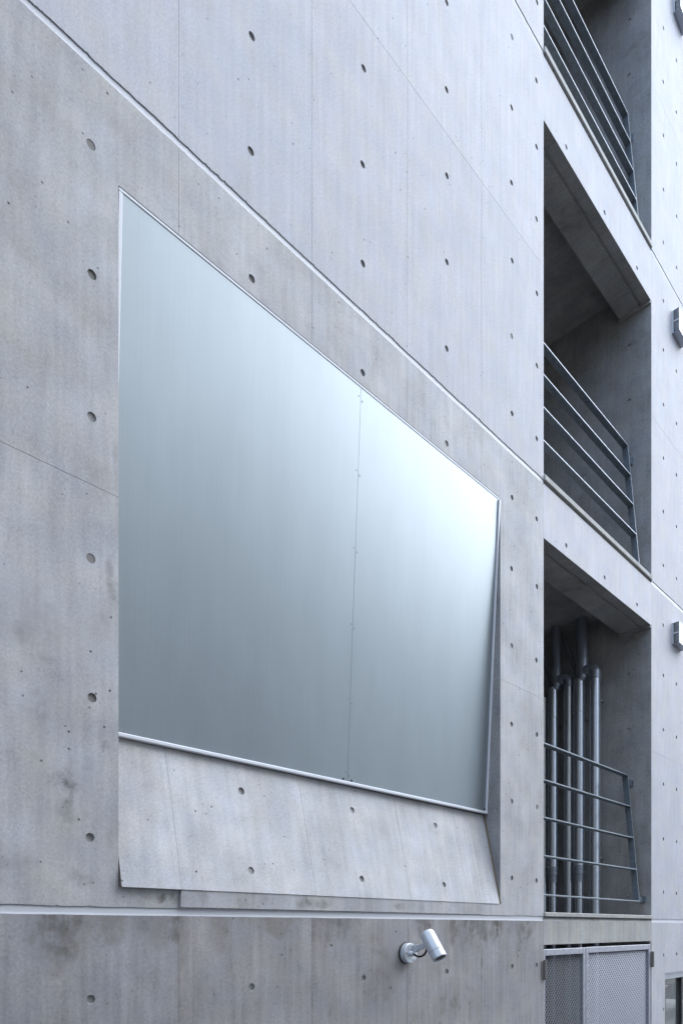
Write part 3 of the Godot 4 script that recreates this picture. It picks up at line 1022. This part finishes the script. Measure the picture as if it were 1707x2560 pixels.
func build_doors() -> void:
	var tops := [1.362, 1.364]
	var spans := [[3.838, 4.431, 0.042, 0.036], [4.437, 5.570, 0.038, 0.040]]
	var words := ["narrow leaf of the expanded metal gate, hung on the main wall side", "wide bright leaf of the expanded metal gate below the pipes"]
	for i in 2:
		var x0: float = spans[i][0]
		var x1: float = spans[i][1]
		var top: float = tops[i]
		var D := thing("mesh_gate", Vector3((x0 + x1) * 0.5, 0.03, -0.02), words[i], "gate")
		var o := -D.position
		var sl: float = spans[i][2]
		var sr: float = spans[i][3]
		var h := 0.040
		for f in [[x0, x0 + sl, 0.03, top, "stile"], [x1 - sr, x1, 0.03, top, "stile"], [x0 + sl + 0.0006, x1 - sr - 0.0006, top - h, top, "rail"], [x0 + sl + 0.0006, x1 - sr - 0.0006, 0.03, 0.03 + h, "rail"]]:
			var b := MB.new()
			b.span(Vector3(f[0], f[2], -0.040) + o, Vector3(f[1], f[3], -0.002) + o, 0.002)
			part(f[4], b, M.door, D)
		# expanded metal: staggered rows of twisted strands
		var b := MB.new()
		var lw := 0.034
		var sw := 0.032
		var wx := x0 + sl
		var we := x1 - sr
		var y := 0.03 + h
		var lean := 1.0 if i == 0 else -1.0
		var row := 0
		while y < top - h - 0.002:
			var cells := int((we - wx) / (lw * 0.5))
			for k in cells:
				var xa := wx + k * lw * 0.5
				var xb := xa + lw * 0.5
				var rise := ((k + row) % 2) == 0
				var ya := y + (0.0 if rise else sw * 0.5)
				var yb := y + (sw * 0.5 if rise else 0.0)
				if maxf(ya, yb) > top - h:
					continue
				var p := Vector3(xa, ya, -0.022) + o
				var q := Vector3(xb, yb, -0.022) + o
				var wd := Vector3(0, 0.0017, 0.0026)
				if i == 1:
					wd = Vector3(0, 0.0050, -0.0022) if rise else Vector3(0, 0.0013, -0.0012)
				var th := Vector3(0, 0.0009, -0.0009 * lean)
				b.face(p - wd, q - wd, q + wd, p + wd, Vector3(0, -0.5, 1) if i == 0 else Vector3(0, 0.5, 1))
				b.face(p - wd - th, q - wd - th, q - wd, p - wd, Vector3(0, -1, 0))
				b.face(p + wd - th, q + wd - th, q + wd, p + wd, Vector3(0, 1, 1))
			y += sw * 0.5
			row += 1
		var mm := part("expanded_mesh", b, M.strand, D)
		mm.set_meta("kind", "stuff")
		if i == 0:
			b = MB.new()
			b.span(Vector3(4.385, top - 0.002, -0.028) + o, Vector3(4.397, 1.389, -0.016) + o)
			part("bolt_rod", b, M.door, D)
		var hx: float = x0 + 0.004 if i == 0 else x1 + 0.006
		for hy in [1.235 if i == 0 else 1.245, 0.3]:
			b = MB.new()
			b.lathe([Vector2(0, -0.062), Vector2(0.0095, -0.062), Vector2(0.0095, -0.001), Vector2(0.008, -0.001), Vector2(0.008, 0.001), Vector2(0.0095, 0.001), Vector2(0.0095, 0.062), Vector2(0, 0.062)], Vector3(hx + (0.014 if i == 0 else 0.010), hy, 0.010) + o, Basis.IDENTITY, 16)
			b.span(Vector3(hx - 0.02, hy - 0.055, -0.002) + o, Vector3(hx + 0.03, hy + 0.055, 0.003) + o)
			part("hinge", b, M.hinge, D)

func build_window() -> void:
	var W := thing("lower_window", Vector3(6.6, 0.25, -0.1), "dark ground floor window with a pale metal head at the foot of the right pier", "window")
	var o := -W.position
	var x0 := 5.871
	var x1 := 7.525
	var b := MB.new()
	b.span(Vector3(x0, 1.063, -0.11) + o, Vector3(x1, 1.118, -0.022) + o, 0.002)
	part("head_rail", b, M.alu, W)
	b = MB.new()
	b.span(Vector3(x0, 0.252, -0.11) + o, Vector3(x1, 0.30, -0.03) + o, 0.002)
	part("bottom_rail", b, M.alu, W)
	for x in [x0, 6.40, x1 - 0.03]:
		b = MB.new()
		b.span(Vector3(x, 0.3005, -0.10) + o, Vector3(x + 0.03, 1.0625, -0.05) + o, 0.002)
		part("frame_bar", b, M.slot, W)
	var glass := plain(Color(0.5, 0.55, 0.55, 0.12), 0.03)
	glass.transparency = BaseMaterial3D.TRANSPARENCY_ALPHA
	for g in [[x0 + 0.031, 6.3995], [6.4305, x1 - 0.0305]]:
		b = MB.new()
		b.span(Vector3(g[0], 0.301, -0.078) + o, Vector3(g[1], 1.062, -0.073) + o)
		part("pane", b, glass, W)
	# dim room behind the glass
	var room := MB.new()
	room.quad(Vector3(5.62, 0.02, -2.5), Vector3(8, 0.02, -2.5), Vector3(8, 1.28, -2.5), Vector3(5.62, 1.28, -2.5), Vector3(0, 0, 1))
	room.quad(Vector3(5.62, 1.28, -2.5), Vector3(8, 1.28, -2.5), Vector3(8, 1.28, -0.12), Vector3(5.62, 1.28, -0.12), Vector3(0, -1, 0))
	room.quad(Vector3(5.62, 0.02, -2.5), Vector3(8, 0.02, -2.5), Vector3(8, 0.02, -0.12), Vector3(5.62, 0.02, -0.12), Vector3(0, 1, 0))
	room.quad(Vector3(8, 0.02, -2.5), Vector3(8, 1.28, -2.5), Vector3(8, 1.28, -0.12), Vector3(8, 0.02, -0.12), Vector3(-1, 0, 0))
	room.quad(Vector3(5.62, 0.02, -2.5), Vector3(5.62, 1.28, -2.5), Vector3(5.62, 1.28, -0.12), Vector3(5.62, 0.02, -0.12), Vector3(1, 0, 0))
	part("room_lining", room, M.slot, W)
	var C := thing("low_cabinet", Vector3(7.3, 0.02, -1.0), "grey low cabinet standing behind the lower window", "cabinet")
	b = MB.new()
	b.span(Vector3(-0.9, 0.0, -0.25), Vector3(0.7, 0.80, 0.25), 0.004)
	part("body", b, plain(Color(0.34, 0.35, 0.37), 0.7), C)
	b = MB.new()
	b.span(Vector3(-0.92, 0.8005, -0.27), Vector3(0.72, 0.825, 0.27), 0.004)
	part("top_board", b, plain(Color(0.55, 0.53, 0.48), 0.6), C)
	var wood := plain(Color(0.58, 0.47, 0.34), 0.7)
	b = MB.new()
	b.box(Vector3(0, 0.55, 0), Vector3(0.07, 1.1, 0.025), 0.003, Basis(Vector3(0, 0, 1), 0.06))
	var pl := part("wooden_plank", b, wood, self, Vector3(6.52, 0.03, -0.42))
	tag(pl, "light wooden plank standing upright behind the lower window", "plank")

func build_vents() -> void:
	var defs := [[3.884, 4.062, 6.023, "louvred vent hood on the pier just below the first joint above the pipes"], [6.503, 6.692, 6.023, "louvred vent hood on the pier between two balcony levels, level with the second beam"], [9.235, 9.42, 6.055, "topmost louvred vent hood on the right pier"]]
	for d: Array in defs:
		var y0: float = d[0]
		var y1: float = d[1]
		var x0: float = d[2]
		var x1 := x0 + 0.209
		var V := thing("vent_hood", Vector3((x0 + x1) * 0.5, y0, 0), d[3], "vent", "vent hoods on the right pier")
		var o := -V.position
		var p := 0.060
		var b := MB.new()
		b.span(Vector3(x0, y0, p - 0.003) + o, Vector3(x1, y1, p) + o, 0.0008)
		part("front_plate", b, M.vent, V)
		b = MB.new()
		b.span(Vector3(x0, y1 - 0.003, 0.0005) + o, Vector3(x1, y1, p - 0.0035) + o)
		part("top_plate", b, M.vent, V)
		b = MB.new()
		b.span(Vector3(x0, y0, 0.0005) + o, Vector3(x1, y0 + 0.003, p - 0.0035) + o)
		part("bottom_plate", b, M.pipe_fitting, V)
		b = MB.new()
		b.span(Vector3(x1 - 0.003, y0 + 0.0035, 0.0005) + o, Vector3(x1, y1 - 0.0035, p - 0.0035) + o)
		part("side_plate", b, M.vent, V)
		# open flank: a frame with slats, a dark sheet behind standing in for the shade inside
		b = MB.new()
		b.span(Vector3(x0, y0 + 0.0035, 0.0005) + o, Vector3(x0 + 0.004, y1 - 0.0035, 0.014) + o)
		b.span(Vector3(x0, (y0 + y1) * 0.5 - 0.006, 0.0145) + o, Vector3(x0 + 0.004, (y0 + y1) * 0.5 + 0.006, p - 0.0035) + o)
		part("flank_frame", b, M.vent, V)
		for half in 2:
			for k in 4:
				b = MB.new()
				var z := 0.0235 + k * 0.0095
				var ya: float = y0 + 0.008 + half * (y1 - y0) * 0.5
				b.span(Vector3(x0 + 0.001, ya, z) + o, Vector3(x0 + 0.006, ya + (y1 - y0) * 0.5 - 0.016, z + 0.0028) + o)
				part("slat", b, M.pipe, V)
		b = MB.new()
		b.span(Vector3(x0 + 0.012, y0 + 0.004, 0.001) + o, Vector3(x0 + 0.015, y1 - 0.004, p - 0.004) + o)
		part("shade_backing", b, M.slot, V)

func build_spotlight() -> void:
	var S := thing("wall_spotlight", Vector3(2.525, 1.376, 0.0), "small silver cylinder spotlight on a round base below the sealed joint", "spotlight")
	var zdir := Basis(Vector3.RIGHT, Vector3(0, 0, 1), Vector3(0, -1, 0))   # lathe axis along +z
	var b := MB.new()
	b.lathe([Vector2(0, 0.0005), Vector2(0.0515, 0.0005), Vector2(0.0525, 0.004), Vector2(0.051, 0.0075), Vector2(0.046, 0.0075)], Vector3.ZERO, zdir, 40)
	part("gasket", b, M.black, S)
	b = MB.new()
	b.lathe([Vector2(0.0485, 0.0076), Vector2(0.0490, 0.010), Vector2(0.0485, 0.031), Vector2(0.0465, 0.034), Vector2(0.044, 0.0345), Vector2(0.0, 0.0345)], Vector3.ZERO, zdir, 40)
	var base := part("base", b, M.lamp, S)
	for w in [[-0.034, 0.004], [0.02, -0.032]]:
		b = MB.new()
		b.lathe([Vector2(0.0045, 0.0345), Vector2(0.004, 0.037), Vector2(0, 0.0375)], Vector3(w[0], w[1], 0), zdir, 12)
		part("screw", b, M.bolt, base)
	# cable gland on the base
	b = MB.new()
	b.lathe([Vector2(0.0135, 0.034), Vector2(0.013, 0.042), Vector2(0.0105, 0.050), Vector2(0.0105, 0.056), Vector2(0, 0.056)], Vector3(-0.004, -0.002, 0), zdir, 20)
	part("cable_gland", b, M.lamp, S)
	# swivel arm: two cheeks and a pivot
	b = MB.new()
	b.box(Vector3(0.014, 0.022, 0.050), Vector3(0.006, 0.034, 0.034), 0.003)
	b.lathe([Vector2(0, -0.006), Vector2(0.016, -0.006), Vector2(0.017, -0.003), Vector2(0.017, 0.003), Vector2(0.016, 0.006), Vector2(0, 0.006)], Vector3(0.012, 0.026, 0.064), Basis(Vector3(0, 1, 0), Vector3(1, 0, 0), Vector3(0, 0, -1)), 24)
	b.box(Vector3(0.004, 0.033, 0.092), Vector3(0.007, 0.026, 0.062), 0.003, Basis(Vector3(1, 0, 0), -0.25))
	part("swivel_arm", b, M.lamp, S)
	# body: axis down and out from the wall
	var topc := Vector3(0, 0.100, 0.124)
	var botc := Vector3(0, -0.019, 0.204)
	var ax := (topc - botc).normalized()
	var L := (topc - botc).length()
	var sx := Vector3.RIGHT
	var bb := Basis(sx, ax, sx.cross(ax).normalized())
	var R := 0.0355
	b = MB.new()
	b.lathe([Vector2(R, L * 0.28), Vector2(R, L - 0.012), Vector2(R - 0.001, L - 0.008), Vector2(R - 0.005, L - 0.0075), Vector2(R - 0.005, L - 0.002), Vector2(R - 0.008, L), Vector2(0, L)], botc, bb, 48)
	var body := part("lamp_body", b, M.lamp, S)
	b = MB.new()
	b.lathe([Vector2(R - 0.0025, L * 0.265), Vector2(R - 0.0025, L * 0.281)], botc, bb, 48)
	part("seam_ring", b, M.slot, body)
	b = MB.new()
	b.lathe([Vector2(R - 0.008, 0.006), Vector2(R - 0.007, 0.0), Vector2(R - 0.002, 0.0), Vector2(R, 0.002), Vector2(R, L * 0.265), Vector2(R - 0.002, L * 0.267)], botc, bb, 48)
	part("front_ring", b, M.lamp, S)
	b = MB.new()
	b.lathe([Vector2(0.0, 0.007), Vector2(R - 0.0075, 0.007)], botc, bb, 40)
	part("lens", b, plain(Color(0.05, 0.055, 0.06), 0.12), S)
	# black cable looping from the gland to the body
	b = MB.new()
	var cv := Curve3D.new()
	cv.add_point(Vector3(-0.004, -0.002, 0.052), Vector3.ZERO, Vector3(0, -0.010, 0.018))
	cv.add_point(Vector3(-0.006, -0.014, 0.088), Vector3(0, 0.001, -0.016), Vector3(0, -0.001, 0.016))
	cv.add_point(Vector3(-0.004, 0.022, 0.130), Vector3(0, -0.024, -0.002), Vector3(0, 0.006, 0.004))
	b.tube(Array(cv.tessellate(4, 3)), 0.0048, 12)
	part("cable", b, M.black, S)

# rows of framed windows on the lane side of a house, at local z
func house_windows(H: Node3D, x0: float, x1: float, top: float, z: float) -> void:
	var frame := MB.new()
	frame.span(Vector3(-0.65, -0.65, -0.03), Vector3(0.65, 0.65, 0.0))
	var pane := MB.new()
	pane.span(Vector3(-0.58, -0.58, -0.036), Vector3(0.58, 0.58, -0.031))
	var fm := frame.mesh()
	var pm := pane.mesh()
	var n := int((x1 - x0) / 2.6)
	var y := 1.7
	while y + 0.9 < top:
		for i in n:
			var w := put("window", fm, M.frame, H, Vector3(lerpf(x0, x1, (i + 0.5) / n), y, z - 0.001))
			put("pane", pm, M.dim_glass, w)
		y += 2.8

func build_opposite_side() -> void:
	# what stands across the lane, mirrored in the steel and shading the wall
	var plaster := plain(Color(0.62, 0.60, 0.57), 0.85)
	var dark := plain(Color(0.24, 0.26, 0.29), 0.8)
	var A := thing("plaster_house", Vector3(-6.0, 0, 8.5), "beige plaster house standing close across the lane, with a flat roof", "building")
	var b := MB.new()
	b.span(Vector3(-9.0, 0, -4.2), Vector3(7.4, 7.6, 3.7))
	part("wall", b, plaster, A)
	b = MB.new()
	b.span(Vector3(-9.2, 7.601, -4.4), Vector3(7.6, 7.85, 3.9))
	part("roof", b, dark, A)
	house_windows(A, -9.0, 7.4, 7.6, -4.2)
	var pale := plain(Color(0.91, 0.91, 0.89), 0.85)
	for w in [[4.0, 7.6, 10.5, 9.0, pale, "white plaster house beyond the open lot across the lane", "white_house"], [7.9, 9.9, 9.5, 10.5, dark, "dark grey house beyond the open lot across the lane", "grey_house"], [10.3, 19.0, 12.5, 13.0, pale, "long pale apartment block beyond the open lot across the lane", "apartment_block"], [19.6, 32.0, 13.0, 13.5, pale, "unseen white block added at the far end to shape the steel reflection", "added_pale_block"]]:  # last entry: unseen block added, its height set for the steel's reflection
		var H := thing(w[6], Vector3((w[0] + w[1]) * 0.5, 0, w[2] + 3.0), w[5], "building")
		var hw: float = (w[1] - w[0]) * 0.5
		b = MB.new()
		b.span(Vector3(-hw, 0, -3.0), Vector3(hw, w[3], 3.0))
		part("wall", b, w[4], H)
		b = MB.new()
		b.span(Vector3(-hw - 0.1, w[3] + 0.001, -3.15), Vector3(hw + 0.1, w[3] + 0.25, 3.15))
		part("roof", b, dark, H)
		house_windows(H, -hw, hw, w[3], -3.0)
